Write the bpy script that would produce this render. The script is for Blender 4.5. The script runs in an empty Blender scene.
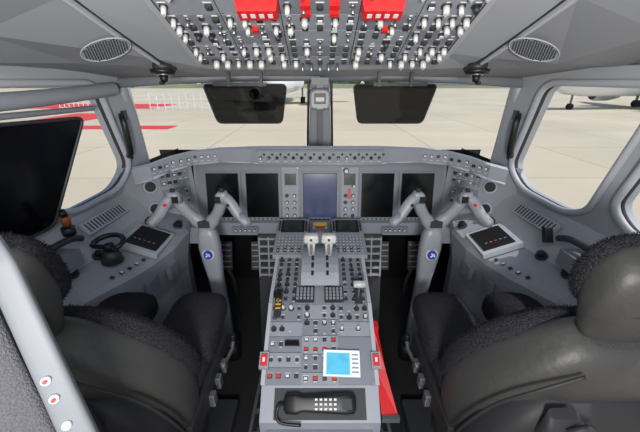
import bpy, math, random
from mathutils import Vector, Matrix
R=random.Random(7)
scene=bpy.context.scene
try:
    scene.view_settings.view_transform='Standard'
    scene.view_settings.look='None'
except Exception: pass

# ---------------- materials ----------------
def lin(c): 
    c=c/255.
    return c/12.92 if c<=.04045 else ((c+.055)/1.055)**2.4
MATS={}
def mat(name,rgb,rough=.5,metal=0.,var=.06,vs=30.,bump=0.,bs=200.,emit=0.,ecol=None,spec=.5,coat=0.):
    if name in MATS: return MATS[name]
    m=bpy.data.materials.new(name); m.use_nodes=True
    nt=m.node_tree; b=nt.nodes['Principled BSDF']
    col=(lin(rgb[0]),lin(rgb[1]),lin(rgb[2]),1)
    tc=nt.nodes.new('ShaderNodeTexCoord')
    n=nt.nodes.new('ShaderNodeTexNoise'); n.inputs['Scale'].default_value=vs; n.inputs['Detail'].default_value=4
    nt.links.new(tc.outputs['Object'],n.inputs['Vector'])
    mx=nt.nodes.new('ShaderNodeMix'); mx.data_type='RGBA'
    mx.inputs[6].default_value=tuple(min(1,x*(1-var)) for x in col[:3])+(1,)
    mx.inputs[7].default_value=tuple(min(1,x*(1+var)) for x in col[:3])+(1,)
    nt.links.new(n.outputs['Fac'],mx.inputs[0]); nt.links.new(mx.outputs[2],b.inputs['Base Color'])
    b.inputs['Roughness'].default_value=rough; b.inputs['Metallic'].default_value=metal
    b.inputs['Specular IOR Level'].default_value=spec
    if coat: b.inputs['Coat Weight'].default_value=coat
    if bump:
        n2=nt.nodes.new('ShaderNodeTexNoise'); n2.inputs['Scale'].default_value=bs; n2.inputs['Detail'].default_value=3
        nt.links.new(tc.outputs['Object'],n2.inputs['Vector'])
        bp=nt.nodes.new('ShaderNodeBump'); bp.inputs['Strength'].default_value=bump; bp.inputs['Distance'].default_value=.01
        nt.links.new(n2.outputs['Fac'],bp.inputs['Height']); nt.links.new(bp.outputs['Normal'],b.inputs['Normal'])
    if emit:
        e=ecol or rgb
        b.inputs['Emission Color'].default_value=(lin(e[0]),lin(e[1]),lin(e[2]),1); b.inputs['Emission Strength'].default_value=emit
    MATS[name]=m; return m
def glassmat(name,tint,glossy,trans=1.0):
    m=bpy.data.materials.new(name); m.use_nodes=True; nt=m.node_tree; nt.nodes.clear()
    o=nt.nodes.new('ShaderNodeOutputMaterial'); t=nt.nodes.new('ShaderNodeBsdfTransparent'); g=nt.nodes.new('ShaderNodeBsdfGlossy')
    t.inputs[0].default_value=(*tint,1); g.inputs['Roughness'].default_value=.05; g.inputs[0].default_value=(.8,.8,.8,1)
    x=nt.nodes.new('ShaderNodeMixShader'); x.inputs[0].default_value=glossy
    nt.links.new(t.outputs[0],x.inputs[1]); nt.links.new(g.outputs[0],x.inputs[2]); nt.links.new(x.outputs[0],o.inputs[0])
    return m
GREY=mat('panel_grey',(134,138,147),.5)
GREY2=mat('panel_grey_dark',(116,120,129),.5)
TRIM=mat('trim_light_grey',(162,165,172),.5,var=.04,vs=8)
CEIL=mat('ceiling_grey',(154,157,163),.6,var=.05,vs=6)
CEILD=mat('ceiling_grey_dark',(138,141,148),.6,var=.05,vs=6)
YOKE=mat('yoke_grey',(134,137,144),.42,var=.04,vs=8)
RAIL=mat('rail_grey',(108,112,118),.55,var=.04,vs=8)
SEAM=mat('seam_dark',(46,48,52),.7)
WHITE=mat('lever_white',(190,190,188),.4,var=.02)
KNOBW=mat('knob_offwhite',(198,199,197),.5,var=.02)
LABEL=mat('label_white',(205,208,212),.6,var=.02)
BLACK=mat('plastic_black',(20,20,22),.45)
DKGREY=mat('plastic_charcoal',(46,47,50),.5)
RED=mat('red_switch',(205,28,30),.4,var=.03)
AMBER=mat('amber_handle',(150,84,44),.4)
YEL=mat('yellow_mark',(225,180,40),.5)
BLUE=mat('logo_blue',(30,60,150),.4)
SCREEN=mat('screen_black',(7,8,12),.18,spec=.4)
SCRB=mat('screen_blue',(54,60,84),.15,emit=.20,ecol=(78,88,140))
SCRG=mat('screen_green',(24,34,31),.2,emit=.02,ecol=(80,140,110))
LEATHER=mat('leather_charcoal',(54,54,53),.50,var=.12,vs=9,bump=.14,bs=60,spec=.4)
SHELL=mat('seat_shell',(40,40,42),.6,var=.08,vs=8,spec=.3)
WOOL=mat('sheepskin_grey',(48,48,54),.95,var=.5,vs=160,bump=1.,bs=260,spec=.1)
CARPET=mat('floor_black',(24,24,26),.8,var=.3,vs=120)
METAL=mat('brushed_metal',(150,152,156),.35,metal=.8)
FABRIC=mat('woven_fabric',(84,84,90),.9,var=.7,vs=350,bump=.6,bs=300)
PAPER=mat('booklet_paper',(225,232,238),.6,var=.02)
CYAN=mat('booklet_cyan',(80,180,215),.6,var=.3,vs=40)
GLASS=glassmat('window_glass',(.96,.97,.97),.02)
TINT=glassmat('visor_tint',(.035,.036,.037),.02)

# ---------------- mesh builder ----------------
def frame(o,u,v):
    u=Vector(u).normalized(); v=Vector(v); v=(v-u*v.dot(u)).normalized(); n=u.cross(v)
    M=Matrix.Identity(4)
    for i in range(3):
        M[i][0]=u[i];M[i][1]=v[i];M[i][2]=n[i];M[i][3]=o[i]
    return M
I4=Matrix.Identity(4)
class MB:
    def __init__(s): s.v=[];s.f=[];s.m=[];s.sm=[];s.mats=[]
    def mi(s,m):
        if m not in s.mats: s.mats.append(m)
        return s.mats.index(m)
    def add(s,vs,fs,m,smooth=False):
        b=len(s.v); s.v+= [tuple(x) for x in vs]; k=s.mi(m)
        for f in fs: s.f.append([i+b for i in f]); s.m.append(k); s.sm.append(smooth)
    def box(s,M,c,d,m,tx=1.,ty=1.):
        x,y,z=c; a,b,h=d[0]/2,d[1]/2,d[2]/2
        vs=[M@Vector((x+i*a*(tx if k>0 else 1),y+j*b*(ty if k>0 else 1),z+k*h)) for k in(-1,1) for j in(-1,1) for i in(-1,1)]
        s.add(vs,[(0,2,3,1),(4,5,7,6),(0,1,5,4),(2,6,7,3),(0,4,6,2),(1,3,7,5)],m)
    def cyl(s,M,c,h,r0,m,r1=None,n=12,smooth=True):
        r1=r0 if r1 is None else r1
        x,y,z=c; vs=[]
        for k,(zz,r) in enumerate(((z,r0),(z+h,r1))):
            for i in range(n):
                a=2*math.pi*i/n; vs.append(M@Vector((x+r*math.cos(a),y+r*math.sin(a),zz)))
        s.add(vs,[(i,(i+1)%n,n+(i+1)%n,n+i) for i in range(n)],m,smooth)
        s.add(vs[n:],[tuple(range(n))],m); s.add(vs[:n],[tuple(range(n))[::-1]],m)
    def quad(s,pts,m): s.add([Vector(p) for p in pts],[tuple(range(len(pts)))],m)
    def loft(s,rings,m,n=20,smooth=True,caps=True):
        vs=[]
        for c,U,V,e in rings:
            c=Vector(c);U=Vector(U);V=Vector(V)
            for i in range(n):
                a=2*math.pi*(i+.5)/n; ca,sa=math.cos(a),math.sin(a)
                vs.append(c+U*math.copysign(abs(ca)**(2/e),ca)+V*math.copysign(abs(sa)**(2/e),sa))
        fs=[]
        for k in range(len(rings)-1):
            for i in range(n):
                fs.append((k*n+i,k*n+(i+1)%n,(k+1)*n+(i+1)%n,(k+1)*n+i))
        s.add(vs,fs,m,smooth)
        if caps:
            s.add(vs[:n],[tuple(range(n))[::-1]],m,False); s.add(vs[-n:],[tuple(range(n))],m,False)
    def tube(s,pts,r,m,n=10,e=2,closed=False,flat=1.):
        pts=[Vector(p) for p in pts]; L=len(pts); rs=r if isinstance(r,(list,tuple)) else [r]*L
        rings=[]; up=None
        for i,p in enumerate(pts):
            a=pts[i-1] if (i>0 or closed) else p; b=pts[(i+1)%L] if (i<L-1 or closed) else p
            t=(b-a).normalized()
            if up is None: up=Vector((0,0,1)) if abs(t.z)<.9 else Vector((0,1,0))
            u=t.cross(up).normalized(); w=u.cross(t).normalized(); up=w
            rings.append((p,u*rs[i],w*rs[i]*flat,e))
        if closed: rings.append(rings[0])
        s.loft(rings,m,n,caps=not closed)
    def build(s,name,parent=None,bevel=0.,subd=0,solid=0.,recalc=True):
        me=bpy.data.meshes.new(name); me.from_pydata(s.v,[],s.f)
        for m in s.mats: me.materials.append(m)
        for p,k,q in zip(me.polygons,s.m,s.sm): p.material_index=k; p.use_smooth=q
        me.update()
        if recalc:
            import bmesh
            bm=bmesh.new(); bm.from_mesh(me)
            bmesh.ops.remove_doubles(bm,verts=bm.verts,dist=1e-6)
            bmesh.ops.recalc_face_normals(bm,faces=bm.faces); bm.to_mesh(me); bm.free()
        o=bpy.data.objects.new(name,me); scene.collection.objects.link(o)
        if solid:
            md=o.modifiers.new('s','SOLIDIFY'); md.thickness=solid; md.offset=0
        if bevel:
            md=o.modifiers.new('b','BEVEL'); md.width=bevel; md.segments=2; md.limit_method='ANGLE'; md.angle_limit=math.radians(40)
        if subd:
            md=o.modifiers.new('d','SUBSURF'); md.levels=subd; md.render_levels=subd
        if parent: o.parent=parent
        return o
def empty(name,loc=(0,0,0)):
    o=bpy.data.objects.new(name,None); scene.collection.objects.link(o); o.location=(0,0,0); return o
def smooth_path(P,k=6,closed=False):
    P=[Vector(p) for p in P]; n=len(P); out=[]
    rng=range(n if closed else n-1)
    for i in rng:
        p0=P[(i-1)%n] if (closed or i>0) else P[0]; p1=P[i]; p2=P[(i+1)%n]; p3=P[(i+2)%n] if (closed or i+2<n) else P[-1]
        for j in range(k):
            t=j/k
            out.append(.5*((2*p1)+(p2-p0)*t+(2*p0-5*p1+4*p2-p3)*t*t+(3*p1-p0-3*p2+p3)*t**3))
    if not closed: out.append(P[-1])
    return out
def fillet(P,r,k=5):
    P=[Vector((p[0],p[1],0)) for p in P]; n=len(P); out=[]
    for i in range(n):
        a,b,c=P[i-1],P[i],P[(i+1)%n]
        d1=(a-b);d2=(c-b); rr=min(r,d1.length*.45,d2.length*.45)
        s=b+d1.normalized()*rr; e=b+d2.normalized()*rr
        for j in range(k+1):
            t=j/k; out.append(s*(1-t)**2+b*2*t*(1-t)+e*t*t)
    return out
def plate_holes(name,outer,holes,M,m,ext=.02,bev=.004,parent=None):
    cu=bpy.data.curves.new(name,'CURVE'); cu.dimensions='2D'; cu.fill_mode='BOTH'; cu.extrude=ext; cu.bevel_depth=bev; cu.bevel_resolution=1
    for P in [outer]+holes:
        sp=cu.splines.new('POLY'); sp.points.add(len(P)-1)
        for q,p in zip(sp.points,P): q.co=(p[0],p[1],0,1)
        sp.use_cyclic_u=True
    o=bpy.data.objects.new(name+'_c',cu); scene.collection.objects.link(o)
    bpy.context.view_layer.update()
    me=bpy.data.meshes.new_from_object(o.evaluated_get(bpy.context.evaluated_depsgraph_get()))
    bpy.data.objects.remove(o); me.transform(M); me.materials.clear(); me.materials.append(m)
    ob=bpy.data.objects.new(name,me); scene.collection.objects.link(ob)
    if parent: ob.parent=parent
    return ob
def fuzz(o,count,length=.003):
    # short fleece pile on the sheepskin covers
    try:
        md=o.modifiers.new('pile','PARTICLE_SYSTEM'); st=md.particle_system.settings
        st.type='HAIR'; st.count=count; st.hair_length=length; st.hair_step=2
        st.use_advanced_hair=True; st.brownian_factor=.001; st.factor_random=.0006
        st.root_radius=1.; st.tip_radius=.5; st.radius_scale=.0013; st.material=1
        st.use_modifier_stack=True
    except Exception as e: print(e)

# ---------------- small cockpit controls ----------------
def knob(mb,M,u,v,z=0,r=.009,h=.016,m=None):
    m=m or KNOBW
    mb.cyl(M,(u,v,z),.003,r*1.5,DKGREY,n=12); mb.cyl(M,(u,v,z+.003),h,r,m,r1=r*.8,n=12)
    mb.box(M,(u,v,z+h+.004),(r*.4,r*1.7,.003),m)
def button(mb,M,u,v,z=0,s=.014,m=None):
    mb.box(M,(u,v,z+.003),(s,s*.85,.006),SEAM); mb.box(M,(u,v,z+.0065),(s*.78,s*.6,.004),m or DKGREY)
def toggle(mb,M,u,v,z=0,m=None):
    mb.cyl(M,(u,v,z),.004,.006,METAL,n=8); mb.cyl(M,(u,v,z+.003),.016,.0022,METAL,r1=.0042,n=8)
def label(mb,M,u,v,z=0,w=.014): mb.box(M,(u,v,z+.0006),(w,.0022,.0012),LABEL)
def sub(mb,M,u0,u1,v0,v1,m,t=.004,gap=.0012):
    mb.box(M,((u0+u1)/2,(v0+v1)/2,t/2),(u1-u0-2*gap,v1-v0-2*gap,t),m)
    for a in (u0+.006,u1-.006):
        for b in (v0+.006,v1-.006): mb.cyl(M,(a,b,t),.0012,.0022,METAL,n=6)
def fill(mb,M,u0,u1,v0,v1,kinds,sp=.03,t=.004,vsp=None):
    vsp=vsp or sp
    nu=max(1,int((u1-u0-.006)/sp)); nv=max(1,int((v1-v0-.004)/vsp))
    for i in range(nu):
        for j in range(nv):
            u=u0+(i+.5)*(u1-u0)/nu; v=v0+(j+.5)*(v1-v0)/nv
            k=R.choice(kinds)
            if k=='k': knob(mb,M,u,v,t,r=R.choice([.006,.0075]))
            elif k=='K': knob(mb,M,u,v,t,r=.009,h=.018)
            elif k=='b': button(mb,M,u,v,t)
            elif k=='w': button(mb,M,u,v,t,m=LABEL)
            elif k=='r': button(mb,M,u,v,t,s=.016,m=RED)
            elif k=='g': knob(mb,M,u,v,t,r=.007,h=.012,m=DKGREY)
            elif k=='t': toggle(mb,M,u,v,t)
            elif k=='c': mb.cyl(M,(u,v,t),.002,.008,METAL,n=12); mb.cyl(M,(u,v,t+.002),.001,.0065,SEAM,n=12)
            if k!='_' : label(mb,M,u,v+vsp*.38,t,R.choice([.008,.013,.018]))
            if R.random()<.4: label(mb,M,u,v-vsp*.36,t,.009)

def both(fn):
    for s in (-1,1): fn(s)

# ---------------- room shell ----------------
mb=MB(); mb.quad([(-1.05,-.5,0),(1.05,-.5,0),(1.05,2.4,0),(-1.05,2.4,0)],CARPET); fl=mb.build('floor',solid=.02)
mb=MB()
for s in(-1,1):
    for x in(.27,.305,.86):
        mb.box(I4,(s*x,.75,.014),(.014,1.1,.024),METAL)
    for k in range(9): mb.box(I4,(s*.288,.3+k*.11,.014),(.05,.02,.012),METAL)
    mb.box(I4,(s*.215,1.17,.03),(.02,.86,.05),GREY2)
    mb.box(I4,(s*.24,1.22,.02),(.03,.10,.03),METAL); mb.box(I4,(s*.25,.98,.04),(.04,.06,.07),DKGREY)
mb.build('trim_1')
rowsC=[(-.25,[(0,1.86),(.36,1.86),(.58,1.82),(.80,1.72),(.985,1.52)]),
 (.4,[(0,1.785),(.36,1.785),(.58,1.76),(.80,1.62),(.985,1.49)]),
 (.83,[(0,1.630),(.36,1.630),(.55,1.604),(.76,1.535),(.965,1.478)]),
 (1.10,[(0,1.515),(.36,1.515),(.51,1.500),(.72,1.485),(.945,1.476)]),
 (1.20,[(0,1.470),(.36,1.472),(.49,1.476),(.70,1.474),(.93,1.474)]),
 (1.62,[(0,1.452),(.36,1.452),(.48,1.450),(.68,1.448),(.84,1.445)])]
mb=MB()
G=[]
for y,L in rowsC:
    full=[(-x,z) for x,z in L[::-1]]+L[1:]
    G.append([(x,y - (.12*(abs(x)/.84)**2 if y>1.6 else 0),z+.015) for x,z in full])
nc=len(G[0])
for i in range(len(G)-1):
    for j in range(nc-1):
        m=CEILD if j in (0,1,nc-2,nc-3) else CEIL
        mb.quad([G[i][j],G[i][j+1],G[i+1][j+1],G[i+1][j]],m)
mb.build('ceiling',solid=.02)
def cedge(s):
    mb=MB()
    mb.tube(smooth_path([(s*.985,-.2,1.52),(s*.985,.4,1.50),(s*.965,.83,1.487),(s*.945,1.10,1.480),(s*.93,1.2,1.475),(s*.86,1.48,1.455)]),.011,TRIM)
    mb.tube(smooth_path([(s*.58,.4,1.765),(s*.55,.83,1.607),(s*.51,1.10,1.503),(s*.49,1.19,1.475)]),.005,TRIM)
    mb.tube(smooth_path([(s*.56,.4,1.772),(s*.532,.83,1.612),(s*.495,1.10,1.506),(s*.475,1.19,1.478)]),.004,SEAM)
    mb.build('trim_2' if s<0 else 'trim_3')
both(cedge)
def wx(Y,z): return 1.0-.15*(z-1.0)-.18*(Y-1.1)
def wall(s):
    M=Matrix.Identity(4)
    M[0][0]=s*-.18; M[0][1]=s*-.15; M[0][2]=s; M[0][3]=s*(1.0+.15+.198)
    M[1][0]=1;M[1][1]=0;M[1][2]=0;M[1][3]=0
    M[2][0]=0;M[2][1]=1;M[2][2]=0
    w1=fillet([(1.36,1.435),(1.515,1.07),(1.43,.985),(1.20,.965),(1.11,1.0),(.94,1.435)],.06)
    w2=fillet([(1.03,1.055),(.96,.985),(.45,.95),(.45,1.43),(.87,1.435)],.06)
    outer=[(-.4,.55),(1.66,.55),(1.66,1.05),(1.53,1.48),(-.4,1.49)]
    plate_holes('wall_left' if s<0 else 'wall_right',outer,[w1,w2],M,CEIL,ext=.02,bev=.004)
    mb=MB()
    for w in(w1,w2):
        mb.tube([M@Vector((p.x,p.y,-.03)) for p in w],.013,TRIM,closed=True,n=8)
        mb.tube([M@Vector((p.x,p.y,-.010)) for p in w],.009,SEAM,closed=True,n=8)
    mb.build('trim_4' if s<0 else 'trim_5')
    mb=MB()
    for w in(w1,w2): mb.quad([M@Vector((p.x,p.y,.0)) for p in w],GLASS)
    mb.build('window_3' if s<0 else 'window_4',recalc=False)
both(wall)
mb=MB()
mb.loft([((0,1.67,1.46),(.045,0,0),(0,.02,.012),5),((0,1.75,1.37),(.048,0,0),(0,.02,.012),5),((0,2.03,1.03),(.07,0,0),(0,.02,.012),5)],TRIM,smooth=False)
mb.loft([((0,1.645,1.44),(.012,0,0),(0,.02,.012),5),((0,2.0,1.05),(.02,0,0),(0,.02,.012),5)],GREY,smooth=False)
for q in(-1,1): mb.tube([(q*.052,1.66,1.45),(q*.075,2.01,1.04)],.007,DKGREY,n=6)
for s in(-1,1):
    mb.tube([(0,1.65,1.457),(s*.3,1.64,1.455),(s*.6,1.58,1.447),(s*.86,1.49,1.43)],.020,GREY2,n=8,e=4)
    mb.loft([((s*.862,1.49,1.45),(.04,-s*.01,0),(0,.02,.015),4),((s*.885,1.54,1.33),(.032,-s*.01,0),(0,.02,.015),4),((s*.92,1.61,1.12),(.036,-s*.01,0),(0,.02,.015),4),((s*.93,1.60,.95),(.07,-s*.01,0),(0,.02,.015),4),((s*.93,1.58,.85),(.09,-s*.01,0),(0,.02,.015),4)],TRIM)
mb.build('wall_front')
def wsh(s):
    mb=MB(); mb.quad([(s*.03,1.67,1.455),(s*.86,1.51,1.43),(s*.93,1.66,1.02),(s*.03,2.02,1.04)],GLASS); mb.build('window_1' if s<0 else 'window_2',recalc=False)
both(wsh)
mb=MB()
mb.quad([(-1.0,2.2,0),(1.0,2.2,0),(1.0,2.05,1.04),(-1.0,2.05,1.04)],BLACK)
for s in(-1,1): mb.quad([(s*1.0,1.45,0),(s*1.0,2.3,0),(s*.9,2.1,1.04),(s*.95,1.6,1.04)],BLACK)
mb.build('wall_front_lower')

# ---------------- overhead panel ----------------
F=frame((0,1.070,1.488),(1,0,0),(0,-.929,.37))
mb=MB()
mb.box(F,(0,.34,-.02),(.73,.70,.035),TRIM); mb.box(F,(0,.34,.0),(.69,.67,.008),SEAM)
ue=[-.34,-.215,-.085,.085,.215,.34]; ve=[.010,.062,.125,.195,.258,.32,.395,.47,.56,.66]
for i in range(5):
    for j in range(9):
        u0,u1,v0,v1=ue[i],ue[i+1],ve[j],ve[j+1]
        sub(mb,F,u0,u1,v0,v1,GREY if (i+j)%3 else GREY2,t=.007)
        if j==0: ks=['K','k','b','b']
        elif i==2: ks=['b','k','t','w','_','b']
        elif j in (1,3): ks=['k','b','b','t','c','k']
        else: ks=['k','b','b','w','t','_','g']
        if j==4 and i in(1,3):
            u=(u0+u1)/2*.86; mb.box(F,(u,v0+.034,.018),(.088,.040,.024),RED,tx=.9,ty=.8)
            for q in range(4): mb.box(F,(u-.027+q*.018,v0+.034,.0308),(.010,.012,.001),LABEL)
            continue
        fill(mb,F,u0,u1,v0,v1,ks,sp=.029,t=.007,vsp=.029)
        if i==2 and j==4:
            for q in(-.03,.03):
                for qq in(-.014,.014): mb.box(F,(q,(v0+v1)/2+qq,.013),(.020,.012,.014),RED)
        if i in(1,3) and j==3: mb.box(F,((u0+u1)/2,v0+.012,.012),(.014,.010,.012),RED)
for q in range(5): mb.cyl(F,(-.05+q*.025,.022,.008),.024,.004,METAL,n=8)
mb.build('overhead_panel')

def speaker(s):
    mb=MB()
    a=Vector((s*.55,.83,1.604)); b=Vector((s*.76,.83,1.535)); d=Vector((s*.51,1.10,1.50))
    u=(b-a).normalized(); v=(a-d)
    c=a+(b-a)*.24+(d-a)*.60+Vector((0,0,.003))
    F=frame(c,u,v)
    if F.col[2][2]>0: F=frame(c,u,-v)
    A,B=.068,.042
    P=[F@Vector((A*math.cos(t*math.pi/16),B*math.sin(t*math.pi/16),.010)) for t in range(32)]
    mb.add(P,[tuple(range(32))],GREY)
    mb.tube(P,.0018,TRIM,closed=True,n=6)
    for i in range(-9,10):
        for j in range(-6,7):
            x,y=i*.0074+(j%2)*.0037,j*.0066
            if (x/A)**2+(y/B)**2<.84: mb.cyl(F,(x,y,.0090),.003,.0022,DKGREY,n=6,smooth=False)
    mb.build('speaker_grille')
both(speaker)
def rlight(s):
    mb=MB(); F=frame((s*.505,1.16,1.478),(1,0,0),(0,-1,.1))
    mb.cyl(F,(0,0,-.015),.02,.030,DKGREY,n=20); mb.cyl(F,(0,0,.005),.012,.040,BLACK,r1=.034,n=24); mb.cyl(F,(0,0,.017),.004,.022,METAL,n=16)
    mb.cyl(F,(0,0,.02),.02,.014,BLACK,r1=.010,n=16)
    mb.tube([F@Vector((0,0,.038)),F@Vector((.0,.012,.044)),F@Vector((0,.028,.046))],.006,BLACK)
    mb.build('reading_light')
both(rlight)

def visor(s):
    mb=MB()
    P=fillet([(s*.125,1.428),(s*.44,1.428),(s*.405,1.285),(s*.15,1.285)],.02)
    def T(p,dy): return (p.x,1.33+dy+(1.425-p.y)*.15,p.y)
    mb.quad([T(p,0) for p in P],TINT)
    mb.tube([T(p,0) for p in P],.003,BLACK,closed=True,n=6)
    mb.box(I4,(s*.30,1.33,1.428),(.2,.012,.012),BLACK); 
    for x in(.22,.34): mb.box(I4,(s*x,1.33,1.445),(.012,.02,.05),DKGREY)
    mb.build('sun_visor',recalc=False)
both(visor)
mb=MB()
mb.box(I4,(0,1.60,1.437),(.075,.08,.03),GREY2)
mb.loft([((0,1.565,1.36),(.038,0,0),(0,0,.038),4),((0,1.59,1.36),(.048,0,0),(0,0,.048),4),((0,1.66,1.36),(.044,0,0),(0,0,.044),4)],TRIM)
mb.box(I4,(0,1.563,1.365),(.052,.004,.045),BLACK); mb.box(I4,(0,1.56,1.362),(.038,.004,.018),LABEL)
for q in(-.02,.02): mb.cyl(frame((q,1.57,1.32),(1,0,0),(0,0,1)),(0,0,0),.01,.006,DKGREY)
mb.box(I4,(0,1.62,1.40),(.03,.03,.06),GREY2)
mb.build('standby_compass')

# ---------------- glareshield ----------------
mb=MB()
front=[(0,1.615,1.133,.078),(.30,1.615,1.133,.078),(.345,1.62,1.13,.07),(.50,1.61,1.126,.06),(.62,1.58,1.118,.058),(.70,1.50,1.108,.06),(.75,1.42,1.095,.062),(.82,1.40,1.08,.065)]
rear=[(0,2.02,1.05),(.33,1.99,1.05),(.38,1.98,1.05),(.53,1.93,1.05),(.66,1.87,1.05),(.76,1.80,1.045),(.85,1.72,1.04),(.90,1.60,1.03)]
for s in(-1,1):
    for i in range(len(front)-1):
        x0,y0,z0,h0=front[i];x1,y1,z1,h1=front[i+1];a=rear[i];b=rear[i+1]
        A=(s*x0,y0,z0);B=(s*x1,y1,z1);C=(s*x1,y1+.006,z1-h1);D=(s*x0,y0+.006,z0-h0)
        A2=(s*x0,y0+.02,z0+.008);B2=(s*x1,y1+.02,z1+.008)
        mb.quad([A,B,C,D],GREY); mb.quad([A2,B2,(s*b[0],b[1],b[2]),(s*a[0],a[1],a[2])],DKGREY)
        mb.quad([A,B,B2,A2],TRIM)
        mb.quad([D,C,(s*x1,y1+.22,z1-h1-.01),(s*x0,y0+.22,z0-h0-.01)],DKGREY)
        mb.tube([D,C],.006,TRIM,n=6)
F=frame((0,1.613,1.095),(1,0,0),(0,-.08,1))
mb.box(F,(0,0,.004),(.62,.066,.012),GREY)
ed=[-.31,-.19,-.07,.07,.19,.31]
for i in range(5):
    sub(mb,F,ed[i],ed[i+1],-.03,.03,GREY,t=.016)
    u0,u1=ed[i],ed[i+1]
    for q in range(3):
        u=u0+(q+.5)*(u1-u0)/3
        knob(mb,F,u,-.004,.016,r=.006,h=.012,m=R.choice([DKGREY,METAL,KNOBW]))
        button(mb,F,u+.018,.014,.016,s=.010); label(mb,F,u,-.022,.016,.012)
for s in(-1,1):
    for k in(3,4,5):
        x0,y0,z0,h0=front[k];x1,y1,z1,h1=front[k+1]
        c=Vector((s*(x0+x1)/2,(y0+y1)/2,(z0+z1)/2-.03)); F=frame(c,Vector((x1-x0,s*(y1-y0),0)) if s>0 else Vector((x1-x0,-(y1-y0),0)),(0,0,1))
        L=math.hypot(x1-x0,y1-y0)
        nn=max(2,int(L/.03))
        for q in range(nn): 
            u=-L/2+(q+.5)*L/nn; button(mb,F,u,.006,.001,s=.014,m=R.choice([LABEL,DKGREY,LABEL])); label(mb,F,u,-.014,.001,.014)
mb.build('glareshield')

# ---------------- main instrument panel ----------------
mb=MB()
F=frame((0,1.645,.735),(1,0,0),(0,.055,.33))
mb.box(F,(0,.165,-.012),(1.30,.34,.02),GREY2)
mb.box(F,(0,.165,-.03),(1.34,.36,.03),GREY)
disp=[(-.515,.172,SCREEN),(-.305,.172,SCREEN),(0,.180,SCRB),(.305,.172,SCREEN),(.515,.172,SCREEN)]
for u,w,m in disp:
    mb.box(F,(u,.135,.002),(w+.022,.262,.012),GREY2); mb.box(F,(u,.139,.006),(w,.238,.008),SEAM); mb.box(F,(u,.139,.0105),(w-.006,.232,.001),m)
    for q in range(7): button(mb,F,u-.07+q*.023,.011,.006,s=.009)
for s in(-1,1):
    u=s*.156
    sub(mb,F,u-.045,u+.045,.01,.29,GREY,t=.006)
    mb.box(F,(u,.225,.009),(.06,.06,.008),BLACK); mb.box(F,(u,.226,.0135),(.05,.05,.001),SCRG)
    for k in range(4):
        for q in(-1,1): knob(mb,F,u+q*.02,.03+k*.036,.006,r=.007,h=.012,m=R.choice([KNOBW,DKGREY,METAL]))
    if s>0:
        mb.box(F,(u,.15,.013),(.014,.05,.02),RED); knob(mb,F,u-.02,.27,.006,r=.011,h=.03); knob(mb,F,u+.022,.19,.006,r=.008,h=.02)
    W=frame((s*.65,1.645,.735),(s*.24,-.20,0),(0,.055,.33)) if s>0 else frame((s*.65-.24,1.445,.735),(.24,.20,0),(0,.055,.33))
    mb.box(W,(.155,.165,-.012),(.33,.34,.02),GREY)
    if s>0: ua,ub=.02,.16
    else: ua,ub=.155,.295
    sub(mb,W,ua,ub,.215,.285,GREY2,t=.006); fill(mb,W,ua,ub,.215,.285,['b','w','g','t'],sp=.025,t=.006,vsp=.03)
    sub(mb,W,ua,ub,.10,.20,GREY2,t=.006); fill(mb,W,ua,ub,.10,.20,['g','k','c','b'],sp=.035,t=.006)
    cu=ub+.05 if s>0 else ua-.05
    for vv in(.23,.12): mb.cyl(W,(cu,vv,0),.012,.032,TRIM,n=20); mb.cyl(W,(cu,vv,.008),.012,.024,BLACK,n=20)
    mb.box(frame((s*.43,1.63,.70),(1,0,0),(0,-.1,1)),(0,0,0),(.42,.075,.03),GREY)
    mb.box(frame((s*.40,1.61,.70),(1,0,0),(0,-.1,1)),(0,0,.004),(.14,.035,.01),GREY2)
    for q in range(5): button(mb,frame((s*.40,1.605,.70),(1,0,0),(0,-.1,1)),-.05+q*.025,0,.004,s=.012,m=LABEL)
    mb.box(I4,(s*.75,1.60,.69),(.3,.1,.09),GREY)
mb.build('instrument_panel')

# ---------------- centre pedestal ----------------
prof=[(.72,.02),(.72,.43),(.80,.50),(1.05,.64),(1.30,.70),(1.60,.755),(1.62,.74),(1.62,.02)]
mb=MB()
hw=.195
L=[Vector((-hw,y,z)) for y,z in prof]; RR=[Vector((hw,y,z)) for y,z in prof]
n=len(prof)
mb.add(L+RR,[tuple(range(n))]+[tuple(range(n,2*n))]+[(i,(i+1)%n,n+(i+1)%n,n+i) for i in range(n)],GREY)
def secframe(a,b):
    return frame((0,a[0],a[1]),(1,0,0),(0,b[0]-a[0],b[1]-a[1]))
FA=secframe(prof[2],prof[3]); FB=secframe(prof[3],prof[4]); FC=secframe(prof[4],prof[5]); FR=secframe(prof[1],prof[2])
la=.2865; lb=.257; lc=.305
for s in(-1,1):
    for Fx,ll in((FA,la),(FB,lb)):
        mb.box(Fx,(s*(hw-.004),ll/2,.003),(.014,ll,.014),TRIM)
colu=[-.185,-.065,.065,.185]
for i in range(3):
    vs=[0,.055,.105,.16,.215,.283] if i!=1 else [0,.04,.10,.165,.225,.283]
    for j in range(5):
        if i==2 and j in(0,1,2): continue
        sub(mb,FA,colu[i],colu[i+1],vs[j],vs[j+1],GREY if (i+j)%2 else GREY2,t=.005)
        ks=['r','b','r','b','w'] if (j in(0,2) and i<2) else (['b','g','w','c'] if j<3 else ['g','k','b','c','_'])
        fill(mb,FA,colu[i],colu[i+1],vs[j],vs[j+1],ks,sp=.028,t=.005,vsp=.026)
sub(mb,FA,colu[2],colu[3],0,.16,GREY2,t=.005)
mb.box(FA,(-.10,.135,.012),(.05,.018,.010),SCREEN)
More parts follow.
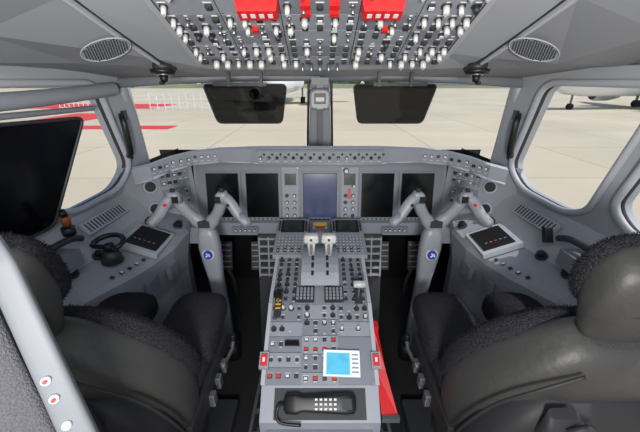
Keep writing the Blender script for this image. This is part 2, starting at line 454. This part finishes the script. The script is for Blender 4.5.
for i,(u0,u1) in enumerate([(-.185,-.085),(.085,.185)]):
    for v0,v1 in((0,.075),(.08,.25)):
        sub(mb,FB,u0,u1,v0,v1,GREY2,t=.005)
        fill(mb,FB,u0,u1,v0,v1,['b','g','b','c'],sp=.024,t=.005,vsp=.026)
for u in(-.06,.055):
    mb.box(FB,(u,.04,.009),(.075,.07,.012),DKGREY)
    for a in range(5):
        for b in range(4): mb.box(FB,(u-.028+a*.014,.016+b*.016,.017),(.009,.010,.005),GREY)
for s in(-1,1):
    u=s*.135
    mb.box(FC,(u,.14,.012),(.155,.29,.024),GREY)
    mb.box(FC,(u,.215,.026),(.115,.10,.006),BLACK); mb.box(FC,(u,.215,.0298),(.092,.082,.001),SCRG)
    for k in range(5):
        for q in(-1,1): mb.box(FC,(u+q*.066,.18+k*.018,.027),(.01,.008,.006),DKGREY)
    for a in range(8):
        for b in range(6): mb.box(FC,(u-.056+a*.016,.02+b*.0215,.027),(.0115,.013,.006),GREY2 if b>1 or a%2 else DKGREY)
    for a in range(8):
        for b in range(6): mb.box(FC,(u-.056+a*.016,.02+b*.0215,.0303),(.006,.005,.0006),LABEL)
mb.box(FC,(0,.22,.012),(.10,.10,.024),GREY2); mb.box(FC,(0,.235,.026),(.07,.02,.004),YEL)
for q in range(4): mb.box(FC,(-.03+q*.02,.20,.027),(.012,.012,.006),RED if q in(1,2) else LABEL)
mb.box(FR,(0,.053,.001),(.30,.09,.008),SEAM)
mb.box(I4,(0,.715,.30),(.34,.02,.20),GREY2)
for q in range(4): mb.box(I4,(0,.703,.24+q*.035),(.26,.006,.01),SEAM)
ped=mb.build('center_pedestal',bevel=0)
mb=MB()
N=10
ring=[]
for k in range(N+1):
    a=math.pi*k/N; ring.append((1.25+.14*math.cos(a), .685+.075*math.sin(a)))
vs=[Vector((-.075,y,z)) for y,z in ring]+[Vector((.075,y,z)) for y,z in ring]; m_=N+1
mb.add(vs,[tuple(range(m_)),tuple(range(m_,2*m_))]+[(k,k+1,m_+k+1,m_+k) for k in range(N)],GREY)
for x in(-.03,.03):
    for k in range(2,N-1):
        mb.box(I4,(x,(ring[k][0]),ring[k][1]+.001),(.01,.035,.006),BLACK)
mb.build('throttle_quadrant')
def lever(s):
    mb=MB(); x=s*.036; y0=1.22
    mb.loft([((x,y0+.02,.75),(.014,0,0),(0,.018,0),4),((x,y0+.005,.80),(.016,0,0),(0,.018,0),4),((x,y0,.832),(.018,0,0),(0,.02,0),4)],WHITE)
    mb.loft([((x-.030,y0-.006,.842),(0,.016,0),(0,0,.014),4),((x-.025,y0-.006,.844),(0,.021,0),(0,0,.019),4),((x+.025,y0-.006,.844),(0,.021,0),(0,0,.019),4),((x+.030,y0-.006,.842),(0,.016,0),(0,0,.014),4)],WHITE)
    mb.box(I4,(x,y0-.022,.80),(.012,.010,.045),METAL); mb.cyl(frame((x,y0-.026,.846),(1,0,0),(0,0,1)),(0,0,0),.006,.005,DKGREY)
    mb.build('thrust_lever')
both(lever)
mb=MB(); mb.box(FB,(.15,.06,.008),(.03,.12,.012),SEAM); mb.box(FB,(.15,.03,.04),(.007,.015,.07),METAL)
mb.loft([(FB@Vector((.128,.03,.08)),FB.to_3x3()@Vector((0,.012,0)),FB.to_3x3()@Vector((0,0,.010)),4),(FB@Vector((.172,.03,.08)),FB.to_3x3()@Vector((0,.012,0)),FB.to_3x3()@Vector((0,0,.010)),4)],WHITE)
mb.build('flap_lever')
mb=MB(); mb.box(FB,(-.16,.0,.008),(.026,.13,.012),SEAM); mb.box(FB,(-.16,.0,.03),(.007,.012,.05),METAL); mb.box(FB,(-.16,.0,.058),(.03,.022,.018),BLACK)
for q in range(5): mb.box(FB,(-.16,-.03+q*.018,.0145),(.02,.006,.001),YEL)
mb.build('speed_brake_lever')
def rh(s):
    mb=MB(); mb.box(FA,(s*.192,.075,.012),(.032,.055,.022),GREY); mb.box(FA,(s*.192,.075,.026),(.021,.036,.010),RED); mb.box(FA,(s*.192,.075,.032),(.008,.014,.002),LABEL)
    mb.build('emergency_release_handle')
both(rh)
mb=MB(); Fb=FA@Matrix.Rotation(-.03,4,'Z')
mb.box(Fb,(.072,.068,.016),(.125,.085,.012),PAPER); mb.box(Fb,(.06,.066,.0225),(.08,.07,.001),CYAN)
for q in range(5): mb.box(Fb,(.118,.04+q*.014,.0225),(.022,.005,.001),GREY)
mb.build('checklist_booklet')
mb=MB()
Fh=FR@Matrix.Translation((0,.055,.02))
mb.loft([(Fh@Vector((x,0,h)),Fh.to_3x3()@Vector((0,w,0)),Fh.to_3x3()@Vector((0,0,t)),4) for x,w,h,t in[(-.115,.018,.004,.012),(-.108,.028,.006,.016),(-.075,.03,.006,.018),(-.055,.022,.012,.013),(.02,.026,.014,.014),(.08,.03,.008,.018),(.108,.028,.006,.016),(.115,.018,.004,.012)]],BLACK)
for a in range(5):
    for b in range(3): mb.box(Fh,(-.012+a*.015,-.013+b*.013,.030),(.008,.006,.004),KNOBW)
mb.box(Fh,(.085,0,.026),(.03,.03,.004),SEAM)
mb.tube(smooth_path([Fh@Vector((-.115,0,0)),Fh@Vector((-.135,-.01,.01)),Fh@Vector((-.13,-.05,0)),Fh@Vector((-.06,-.06,0))]),.005,BLACK)
mb.build('telephone_handset')
mb=MB(); mb.quad([(.205,1.02,.56),(.225,1.02,.54),(.245,.92,.44),(.208,.92,.44)],RED); mb.quad([(.208,.92,.44),(.245,.92,.44),(.278,.80,.34),(.218,.80,.35)],RED); mb.box(I4,(.213,1.02,.55),(.02,.03,.04),RED); mb.box(I4,(.248,.795,.345),(.06,.012,.02),METAL)
mb.build('red_strap',solid=.004)

# ---------------- control yokes ----------------
def yoke(s):
    mb=MB(); cx=s*.49
    mb.loft([((cx,1.42,.0),(.05,0,0),(0,.05,0),3),((cx,1.40,.12),(.045,0,0),(0,.045,0),3)],BLACK)
    mb.loft([((cx,1.40,.08),(.030,0,0),(0,.03,0),3),((cx,1.36,.40),(.031,0,0),(0,.03,0),3),((cx,1.33,.58),(.033,0,0),(0,.034,0),3),((cx,1.315,.68),(.043,0,0),(0,.034,0),3),((cx,1.305,.76),(.047,0,0),(0,.036,0),3),((cx,1.30,.82),(.042,0,0),(0,.034,0),3),((cx,1.30,.865),(.026,0,0),(0,.026,0),3)],YOKE)
    mb.cyl(frame((cx,1.270,.735),(1,0,0),(0,.1,1)),(0,0,-.002),.004,.026,WHITE,n=20); mb.cyl(frame((cx,1.265,.735),(1,0,0),(0,.1,1)),(0,0,-.002),.004,.021,BLUE,n=20)
    F0=frame((cx,1.263,.735),(1,0,0),(0,.1,1)); mb.box(F0@Matrix.Rotation(.7,4,'Z'),(0,0,.004),(.022,.006,.002),WHITE); mb.box(F0@Matrix.Rotation(-.7,4,'Z'),(0,.004,.004),(.022,.006,.002),WHITE)
    for q in(-1,1):
        P=smooth_path([(cx,1.30,.85),(cx+q*.03,1.295,.885),(cx+q*.065,1.28,.935),(cx+q*.09,1.265,.985),(cx+q*.105,1.255,1.005),(cx+q*.13,1.245,.985),(cx+q*.16,1.235,.94),(cx+q*.195,1.225,.905)],4)
        rr=[.028]*6+[.023]*6+[.020]*5+[.021]*(len(P)-17)
        mb.tube(P,rr[:len(P)],YOKE,n=12,e=2.5)
        mb.loft([((cx+q*.088,1.255,.985),(.022,0,0),(0,.022,0),3),((cx+q*.096,1.25,1.02),(.025,0,0),(0,.022,0),3),((cx+q*.10,1.25,1.033),(.016,0,0),(0,.016,0),3)],YOKE)
        mb.box(I4,(cx+q*.085,1.232,1.005),(.022,.014,.026),BLACK); mb.cyl(I4,(cx+q*.098,1.25,1.030),.014,.009,BLACK)
        mb.cyl(frame((cx+q*.125,1.228,.985),(1,0,0),(0,0,1)),(0,0,0),.01,.006,RED if q==s else BLACK)
        mb.tube([P[-5],P[-1],P[-1]+Vector((q*.008,0,-.008))],[.022,.022,.014],GREY2,n=12)
    mb.box(I4,(cx,1.275,.88),(.05,.02,.03),DKGREY)
    mb.build('control_yoke')
both(yoke)

def pedals(s):
    for q in(-1,1):
        mb=MB(); x=s*.49+q*.11
        mb.box(frame((x,1.82,.42),(1,0,0),(0,.3,1)),(0,0,0),(.10,.18,.02),DKGREY)
        for k in range(5): mb.box(frame((x,1.82,.42),(1,0,0),(0,.3,1)),(0,-.07+k*.035,.012),(.09,.008,.006),METAL)
        mb.tube([(x,1.83,.34),(x,1.95,.15),(x,1.98,.0)],.014,METAL)
        mb.build('rudder_pedal')
    mb=MB(); F=frame((s*.275,1.56,.56),(1,0,0),(0,.2,1))
    mb.box(F,(0,0,-.02),(.12,.24,.02),BLACK)
    for q in(-1,0,1): mb.box(F,(q*.05,0,0),(.008,.22,.02),GREY)
    for k in range(6): mb.box(F,(0,-.1+k*.04,0),(.108,.010,.022),GREY)
    mb.box(F,(0,-.3,-.03),(.12,.6,.02),DKGREY)
    mb.build('foot_rest_grille')
both(pedals)

# ---------------- side consoles ----------------
XI=[(.55,.83,.74),(.95,.825,.74),(1.02,.79,.74),(1.10,.735,.745),(1.20,.69,.75),(1.32,.66,.755),(1.48,.65,.765),(1.60,.68,.775)]
def xiz(y):
    if y<=XI[0][0]: return XI[0][1:]
    for (a,b,c),(d,e,f) in zip(XI,XI[1:]):
        if y<=d:
            t=(y-a)/(d-a); return b+(e-b)*t,c+(f-c)*t
    return XI[-1][1:]
def console(s):
    mb=MB()
    rows=[]
    for y,xi,zi in XI:
        xo=wx(y,.95)-.015; w=xo-xi
        rows.append([(s*(xi+.03),y,0),(s*(xi+.035),y,zi-.22),(s*(xi+.012),y,zi-.08),(s*xi,y,zi-.02),(s*(xi+.012),y,zi),(s*(xi+w*.55),y,zi+.055),(s*(xi+w*.70),y,zi+.08),(s*(xo-w*.12),y,zi+.16),(s*xo,y,.96)])
    for i in range(len(rows)-1):
        for j in range(8):
            mb.quad([rows[i][j],rows[i][j+1],rows[i+1][j+1],rows[i+1][j]],TRIM if j in(5,6,7) else GREY)
    mb.quad(rows[-1]+[(s*1.0,1.6,0)],GREY); mb.quad(rows[0]+[(s*1.0,.55,0)],GREY2)
    def CF(y,t,zoff=0):
        xi,zi=xiz(y); w=wx(y,.95)-.015-xi
        o=Vector((s*(xi+.012+(w*.55-.012)*t),y,zi+.055*t+zoff)); u=Vector((w*.55-.012,0,s*.055)); v=Vector((0,1,.05))
        return frame(o,u,v)
    F=CF(1.29,.50,.018)
    mb.box(F,(0,0,-.004),(.165,.18,.025),TRIM); mb.box(F,(s*-.004,.0,.010),(.130,.145,.006),BLACK)
    for a in range(5): mb.box(F,(-.04+a*.02,-.03,.014),(.010,.005,.002),RED if a==2 else GREY2)
    for k in range(5):
        F=CF(1.06+k*.03,.10,.004); button(mb,F,0,0,0,s=.014,m=LABEL if k%2 else DKGREY)
    for y,t in((1.47,.25),(1.46,.9),(1.13,1.4),(1.02,.9),(1.43,1.2)):
        F=CF(y,min(t,1.0),.002); mb.cyl(F,(0,0,0),.01,.022,DKGREY,n=20); mb.cyl(F,(0,0,.008),.016,.015,BLACK,n=16)
    # air outlet louvre on the sloping outer ledge
    o=Vector((s*.905,1.28,.905)); F=frame(o,Vector((-s*.10,1,.02)),Vector((s*.5,.05,.6)))
    if F.col[2][2]<0: F=frame(o,-Vector((-s*.10,1,.02)),Vector((s*.5,.05,.6)))
    mb.box(F,(0,0,0),(.24,.055,.012),TRIM)
    for k in range(13): mb.box(F,(-.102+k*.017,0,.0055),(.007,.040,.003),SEAM)
    for y in(1.18,1.3): mb.box(I4,(s*(xiz(y)[0]+.01),y,.64),(.02,.08,.06),GREY2)
    mb.box(I4,(s*.905,.95,.86),(.10,.18,.06),GREY2)
    mb.tube(smooth_path([(s*.93,.85,.93),(s*.90,.95,.925),(s*.89,1.05,.92),(s*.885,1.10,.90)]),.012,DKGREY)
    if s>0: mb.box(frame((s*.865,1.13,.90),(1,0,0),(0,.5,1)),(0,0,0),(.03,.06,.02),BLACK)
    mb.build('side_console',bevel=.004)
both(console)
mb=MB(); c=Vector((-.815,1.13,.815))
mb.cyl(frame(c-Vector((0,0,.03)),(1,0,0),(0,1,0)),(0,0,0),.05,.04,DKGREY,r1=.028,n=20)
P=[c+Vector((.055*math.cos(a),.048*math.sin(a),.05+.012*math.sin(a))) for a in [math.radians(200-i*24) for i in range(11)]]
mb.tube(P,.010,BLACK,n=10); mb.tube([P[0],c+Vector((0,0,.03)),P[-1]],.009,BLACK,n=8)
mb.cyl(frame(c,(1,0,0),(0,1,0)),(0,0,.02),.025,.018,BLACK)
mb.build('steering_tiller')
mb=MB()
mb.cyl(I4,(-.90,1.07,.93),.03,.022,BLACK); mb.tube([(-.90,1.07,.95),(-.895,1.065,.98)],.010,BLACK)
mb.tube([(-.895,1.065,.97),(-.89,1.06,.995),(-.888,1.055,1.01)],[.014,.016,.010],AMBER); mb.tube([(-.888,1.055,1.01),(-.885,1.05,1.03)],[.014,.009],BLACK)
mb.build('gooseneck_lamp')
mb=MB()
P=fillet([(1.27,1.315),(1.09,.955),(.55,.93),(.55,1.34)],.03)
Pq=[(-(wx(p.x,p.y)-.045),p.x,p.y) for p in P]
mb.quad(Pq,SCREEN); mb.tube(Pq,.006,DKGREY,closed=True,n=8)
mb.tube(smooth_path([(-(wx(.5,1.39)-.05),.5,1.385),(-(wx(.9,1.39)-.05),.9,1.385),(-(wx(1.2,1.39)-.05),1.2,1.395),(-(wx(1.42,1.40)-.05),1.42,1.41)]),.026,GREY,n=12)
mb.tube([(-(wx(.5,1.35)-.05),.5,1.35),(-(wx(1.31,1.35)-.05),1.31,1.345)],.010,GREY2,n=8)
mb.build('side_window_shade',recalc=False,solid=0)
def ah(s):
    mb=MB()
    P=smooth_path([(s*.855,1.48,1.30),(s*.835,1.45,1.28),(s*.84,1.46,1.2),(s*.855,1.48,1.14),(s*.88,1.50,1.12)],4)
    mb.tube(P,.014,BLACK,n=10); mb.box(I4,(s*.865,1.50,1.30),(.03,.03,.04),BLACK); mb.box(I4,(s*.89,1.52,1.12),(.03,.03,.04),BLACK)
    mb.build('assist_handle')
both(ah)

# ---------------- pilot seats ----------------
def seat(s):
    root=empty('pilot_seat'); cx=s*.59
    def ring(z,y,hw,ht,e=3.2,dx=0,tilt=.45):
        return ((cx+dx,y,z),(hw,0,0),(0,ht*math.cos(tilt),ht*math.sin(tilt)),e)
    hd=s*.035
    mb=MB()
    mb.loft([ring(.44,.74,.17,.06),ring(.50,.72,.215,.09),ring(.60,.69,.228,.10),ring(.70,.65,.228,.10),ring(.79,.605,.213,.095),ring(.865,.565,.182,.085,3.2,s*.008),ring(.92,.54,.15,.07,3.2,s*.015),ring(.955,.525,.12,.055,3.2,s*.022),ring(.98,.52,.09,.035,3.2,s*.03)],LEATHER,n=40)
    mb.build('backrest',root,subd=1)
    mb=MB()
    def r2(z,y,hw,ht,dx=0): return ((cx+dx,y+.052,z+.006),(hw,0,0),(0,ht*.9,ht*.43),3)
    mb.loft([r2(.52,.76,.18,.04),r2(.62,.70,.225,.055),r2(.71,.66,.234,.06),r2(.80,.615,.222,.055),r2(.88,.575,.19,.05,s*.008),r2(.93,.548,.155,.04,s*.015),r2(.965,.535,.115,.02,s*.022)],WOOL,n=48)
    o=mb.build('backrest_sheepskin',root,subd=2); fuzz(o,14000)
    mb=MB()
    mb.loft([ring(.95,.54,.09,.03,2.6,hd*.8),ring(1.0,.53,.105,.035,2.8,hd),ring(1.035,.525,.118,.045,3,hd),ring(1.07,.518,.124,.052,3.4,hd),ring(1.11,.508,.124,.055,3.4,hd),ring(1.15,.496,.116,.05,3,hd),ring(1.175,.489,.09,.034,2.6,hd)],LEATHER,n=32)
    mb.tube([(cx+hd-.115,.487,1.06),(cx+hd-.06,.466,1.056),(cx+hd+.06,.466,1.056),(cx+hd+.115,.487,1.06)],.003,SHELL,n=6)
    mb.build('headrest',root,subd=1)
    mb=MB()
    mb.loft([((cx+hd,.560,1.02),(.09,0,0),(0,.03,.012),3),((cx+hd,.558,1.05),(.118,0,0),(0,.034,.012),3),((cx+hd,.549,1.10),(.130,0,0),(0,.036,.014),3),((cx+hd,.535,1.155),(.121,0,0),(0,.032,.012),3),((cx+hd,.522,1.187),(.088,0,0),(0,.022,.008),3)],WOOL,n=32)
    o=mb.build('headrest_sheepskin',root,subd=2); fuzz(o,7000)
    mb=MB()
    mb.loft([((cx,.62,.42),(.19,0,0),(0,.05,.01),4),((cx,.59,.54),(.21,0,0),(0,.06,.012),4),((cx,.55,.66),(.20,0,0),(0,.055,.018),4),((cx,.515,.76),(.17,0,0),(0,.045,.018),4),((cx,.505,.80),(.13,0,0),(0,.028,.010),4),((cx,.515,.825),(.08,0,0),(0,.010,.004),4)],SHELL,n=32)
    for q in(-1,1):
        mb.tube(smooth_path([(cx+q*.222,.60,.56),(cx+q*.224,.55,.68),(cx+q*.20,.51,.79),(cx+q*.155,.475,.87),(cx+q*.08,.465,.92)]),.004,SHELL)
    # lumbar housing, lever and pivot on the rear of the backrest
    ix=cx-s*.09
    mb.loft([((ix,.468,.815),(.030,0,0),(0,.010,.004),4),((ix,.462,.79),(.038,0,0),(0,.016,.004),4),((ix,.475,.72),(.042,0,0),(0,.018,.005),4),((ix+s*.01,.50,.60),(.03,0,0),(0,.018,.005),4)],SHELL)
    mb.tube([(ix,.445,.79),(ix+s*.03,.44,.81),(ix+s*.045,.445,.80)],.008,SHELL)
    mb.build('rear_shell',root)
    mb=MB()
    def yr(y,z,x,hw,hh): return ((cx+x,y,z),(hw,0,0),(0,0,hh),3.2)
    mb.loft([yr(.70,.58,0,.20,.04),yr(.72,.58,0,.222,.06),(yr(.85,.58,0,.222,.065)),yr(.88,.58,0,.20,.05)],WOOL,n=40)
    for q in(-1,1):
        mb.loft([yr(.80,.60,q*.138,.09,.06),yr(.86,.615,q*.138,.096,.07),yr(.97,.640,q*.138,.096,.07),yr(1.07,.63,q*.138,.09,.062),yr(1.10,.61,q*.138,.07,.035)],WOOL,n=32)
    o=mb.build('seat_cushion',root,subd=2); fuzz(o,14000)
    mb=MB()
    mb.box(I4,(cx,.82,.48),(.38,.42,.05),DKGREY); mb.box(I4,(cx,.84,.27),(.22,.26,.40),DKGREY,tx=.8,ty=.8)
    mb.box(I4,(cx,.84,.04),(.42,.5,.06),DKGREY)
    for q in(-1,1): mb.box(I4,(cx+q*.205,.85,.46),(.02,.40,.09),SHELL)
    ii=cx-s*.225
    for k in range(3): mb.box(I4,(ii,.80+k*.07,.44),(.02,.03,.05),METAL)
    mb.tube([(ii,.92,.45),(ii-s*.01,1.02,.44),(ii-s*.01,1.05,.46)],.008,METAL); mb.cyl(I4,(ii-s*.01,1.05,.46),.03,.012,BLACK)
    mb.build('seat_base',root,bevel=.004)
both(seat)

# ---------------- observer seat at left foreground ----------------
root=empty('observer_seat')
mb=MB()
a=Vector((-.465,.415,1.25)); b=Vector((-.365,.335,.93)); d=(b-a).normalized(); w=Vector((.8,.5,.2)); w=(w-d*w.dot(d)).normalized(); nn=d.cross(w)
mb.loft([(a-d*.01,w*.010,nn*.008,4),(a+d*.05,w*.018,nn*.010,4),(a+d*.2,w*.020,nn*.011,4),(b,w*.022,nn*.012,4),(b+d*.3,w*.022,nn*.012,4)],RAIL)
for t,k in((.225,RED),(.255,RED),(.30,KNOBW)):
    p=a+d*t; F=frame(p-w*.004,d,w)
    if F.col[2][1]>0: F=frame(p-w*.004,w,d)
    mb.cyl(F,(0,0,.008),.010,.006,KNOBW); mb.cyl(F,(0,0,.018),.003,.003,k)
mb.build('frame_rail',root)
mb=MB()
c0=a-w*.078+d*.05; c1=b-w*.075
mb.loft([(c0,w*.035,nn*.015,3),(c0+d*.05,w*.055,nn*.02,3),(c1,w*.055,nn*.02,3),(c1+d*.3,w*.055,nn*.02,3)],FABRIC,n=28)
mb.build('fabric_back',root)
mb=MB(); mb.box(I4,(-.42,.36,.33),(.2,.1,.66),DKGREY); mb.build('seat_leg',root)

# ---------------- exterior ----------------
mt=bpy.data.materials.new('tarmac'); mt.use_nodes=True; nt=mt.node_tree; bs=nt.nodes['Principled BSDF']
tc=nt.nodes.new('ShaderNodeTexCoord'); br=nt.nodes.new('ShaderNodeTexBrick'); br.inputs['Scale'].default_value=1.
br.offset=0; br.inputs['Brick Width'].default_value=7; br.inputs['Row Height'].default_value=7; br.inputs['Mortar Size'].default_value=.05
br.inputs['Color1'].default_value=(lin(214),lin(201),lin(175),1); br.inputs['Color2'].default_value=(lin(207),lin(194),lin(169),1); br.inputs['Mortar'].default_value=(lin(180),lin(168),lin(145),1)
no=nt.nodes.new('ShaderNodeTexNoise'); no.inputs['Scale'].default_value=.12; no.inputs['Detail'].default_value=6
mx=nt.nodes.new('ShaderNodeMix'); mx.data_type='RGBA'; mx.blend_type='MULTIPLY'; mx.inputs[0].default_value=.35
nt.links.new(tc.outputs['Object'],br.inputs['Vector']); nt.links.new(tc.outputs['Object'],no.inputs['Vector'])
nt.links.new(br.outputs['Color'],mx.inputs[6]); nt.links.new(no.outputs['Fac'],mx.inputs[7]); nt.links.new(mx.outputs[2],bs.inputs['Base Color']); bs.inputs['Roughness'].default_value=.9
mb=MB(); mb.quad([(-500,-100,-2.6),(500,-100,-2.6),(500,700,-2.6),(-500,700,-2.6)],mt); mb.build('ground_tarmac',recalc=False)
GR=mat('grass',(120,130,90),.9,var=.3,vs=.1); TREE=mat('foliage',(70,88,62),.9,var=.4,vs=.4); AWH=mat('aircraft_white',(225,228,232),.35,var=.02,vs=1); AGR=mat('aircraft_grey',(120,126,135),.4,vs=1); TYRE=mat('tyre',(25,25,27),.8)
BLD=mat('building_wall',(150,152,158),.8,vs=.3); RC=mat('red_carpet',(205,60,62),.9,vs=1); FEN=mat('fence_white',(235,235,235),.5,vs=1)
mb=MB(); mb.quad([(-500,150,-2.58),(500,150,-2.58),(500,260,-2.58),(-500,260,-2.58)],GR); mb.build('grass_strip',recalc=False)
mb=MB()
for k in range(90):
    x=-420+k*9.5+R.uniform(-3,3); h=R.uniform(4,7)
    mb.loft([((x,270,-2.6),(5,0,0),(0,3,0),2),((x,270,-2.6+h*.5),(6.5,0,0),(0,4,0),2),((x,270,-2.6+h),(3,0,0),(0,2,0),2)],TREE,n=8)
mb.build('tree_line')
mb=MB()
for x,y,wd,h in((-110,160,60,9),(-40,190,40,7),(70,210,50,7)):
    mb.box(I4,(x,y,-2.6+h/2),(wd,15,h),BLD)
    for q in range(int(wd/5)): mb.box(I4,(x-wd/2+2.5+q*5,y-7.6,-2.6+h*.55),(3,.2,h*.35),AGR)
    mb.box(I4,(x,y,-2.6+h+.3),(wd+2,17,.6),AGR)
mb.build('terminal_building')
mb=MB(); mb.box(I4,(-24,30,-2.585),(22,2.2,.03),RC); mb.box(I4,(-27,37,-2.585),(6,11,.03),RC); mb.box(I4,(-34,54,-2.585),(20,9,.03),RC); mb.build('red_carpet')
mb=MB()
for k in range(15):
    x=-23+k*1.0; mb.box(I4,(x,47,-1.5),(.10,.10,2.2),FEN)
for z in(-2.2,-1.7,-1.2,-.45): mb.box(I4,(-16,47,z),(14.2,.06,.10),FEN)
for k in range(12): mb.box(I4,(-33+k*.6,44,-1.9),(.06,.06,1.3),FEN)
for z in(-2.,-1.3): mb.box(I4,(-29.7,44,z),(7,.06,.08),FEN)
mb.build('crowd_barrier')
def airliner(x,y,rot,name='parked_aircraft',sc=1.):
    mb=MB(); M=Matrix.Translation((x,y,-2.6))@Matrix.Rotation(rot,4,'Z')@Matrix.Scale(sc,4)
    def rg(u,z,r): return (M@Vector((u,0,z)),M.to_3x3()@Vector((0,r,0)),M.to_3x3()@Vector((0,0,r)),2)
    mb.loft([rg(-17,3.9,.2),rg(-16,3.7,.9),rg(-14,3.5,1.5),rg(-11,3.5,1.8),rg(9,3.5,1.8),rg(14,4.0,1.2),rg(18,4.6,.3)],AWH,n=24)
    for k in range(22): mb.box(M,(-11+k*.95,-1.78,3.9),(.3,.08,.4),SEAM); 
    mb.box(M,(-15.2,0,4.15),(.9,1.4,.4),SEAM)
    for q in(-1,1):
        mb.quad([M@Vector((-3,q*1.4,2.6)),M@Vector((3,q*1.4,2.6)),M@Vector((6.5,q*13,3.6)),M@Vector((5,q*13,3.6))],AGR)
        mb.loft([(M@Vector((u,q*4.6,1.75)),M.to_3x3()@Vector((0,r,0)),M.to_3x3()@Vector((0,0,r)),2) for u,r in((-4.5,.85),(-4.2,.95),(-2,.95),(0,.6))],AWH,n=20)
        mb.cyl(M@Matrix.Translation((-4.55,q*4.6,1.75))@Matrix.Rotation(-math.pi/2,4,'Y'),(0,0,0),.05,.75,SEAM,n=20)
        mb.cyl(M@Matrix.Translation((1,q*2.4,.5))@Matrix.Rotation(math.pi/2,4,'X'),(0,0,-.3),.6,.5,TYRE,n=16)
        mb.cyl(M@Matrix.Translation((2.2,q*2.4,.5))@Matrix.Rotation(math.pi/2,4,'X'),(0,0,-.3),.6,.5,TYRE,n=16)
        mb.box(M,(1,q*2.4,1.5),(.25,.25,2),AGR)
        mb.quad([M@Vector((14,0,4.5)),M@Vector((17,0,4.7)),M@Vector((18.5,q*5,5)),M@Vector((17,q*5,5))],AWH)
    mb.cyl(M@Matrix.Translation((-12.5,0,.4))@Matrix.Rotation(math.pi/2,4,'X'),(0,0,-.25),.5,.4,TYRE,n=16); mb.box(M,(-12.5,0,1.3),(.2,.2,1.8),AGR)
    mb.loft([(M@Vector((15,0,5)),M.to_3x3()@Vector((2.2,0,0)),M.to_3x3()@Vector((0,.2,0)),4),(M@Vector((18,0,10)),M.to_3x3()@Vector((1.2,0,0)),M.to_3x3()@Vector((0,.15,0)),4)],AWH,n=12)
    mb.build(name)
airliner(47,50,.15); airliner(-5.5,60,1.5)

# ---------------- lighting ----------------
w=bpy.data.worlds.new('World'); scene.world=w; w.use_nodes=True; nt=w.node_tree
bg=nt.nodes['Background']
try:
    sk=nt.nodes.new('ShaderNodeTexSky'); sk.sky_type='NISHITA'; sk.sun_disc=False; sk.sun_elevation=math.radians(52); sk.sun_rotation=math.radians(120)
    nt.links.new(sk.outputs[0],bg.inputs[0]); bg.inputs[1].default_value=.16
except Exception:
    bg.inputs[0].default_value=(.7,.8,1,1); bg.inputs[1].default_value=1
sd=bpy.data.lights.new('sun','SUN'); sd.energy=3.7; sd.angle=math.radians(.6); sd.color=(1,.96,.90)
so=bpy.data.objects.new('sun',sd); scene.collection.objects.link(so)
so.rotation_euler=Vector((-.75,.25,-1.1)).to_track_quat('-Z','Y').to_euler()
def area(name,loc,tgt,size,power,col=(1,1,1)):
    l=bpy.data.lights.new(name,'AREA'); l.energy=power; l.size=size; l.color=col
    o=bpy.data.objects.new(name,l); scene.collection.objects.link(o); o.location=loc
    o.rotation_euler=(Vector(tgt)-Vector(loc)).to_track_quat('-Z','Y').to_euler()
area('flash_fill',(0,-.60,1.40),(0,1.3,1.2),.25,31,(1,.97,.93))  # added fill behind the camera, flash-like, no cabin fixture
area('overhead_fill_1',(-.3,.1,1.72),(-.45,1.2,.6),.12,1.4,(1,.97,.93))  # added fill lamps under the ceiling, left and right, no fixtures modelled
area('overhead_fill_2',(.3,.1,1.72),(.45,1.2,.6),.12,1.4,(1,.97,.93))

# ---------------- camera ----------------
cd=bpy.data.cameras.new('camera'); cd.sensor_width=36; cd.lens=36*330/640; cd.clip_start=.02; cd.clip_end=2000
co=bpy.data.objects.new('camera',cd); scene.collection.objects.link(co)
co.location=(0,0,1.45); co.rotation_euler=(math.pi/2-math.atan(138/330),0,0)
scene.camera=co
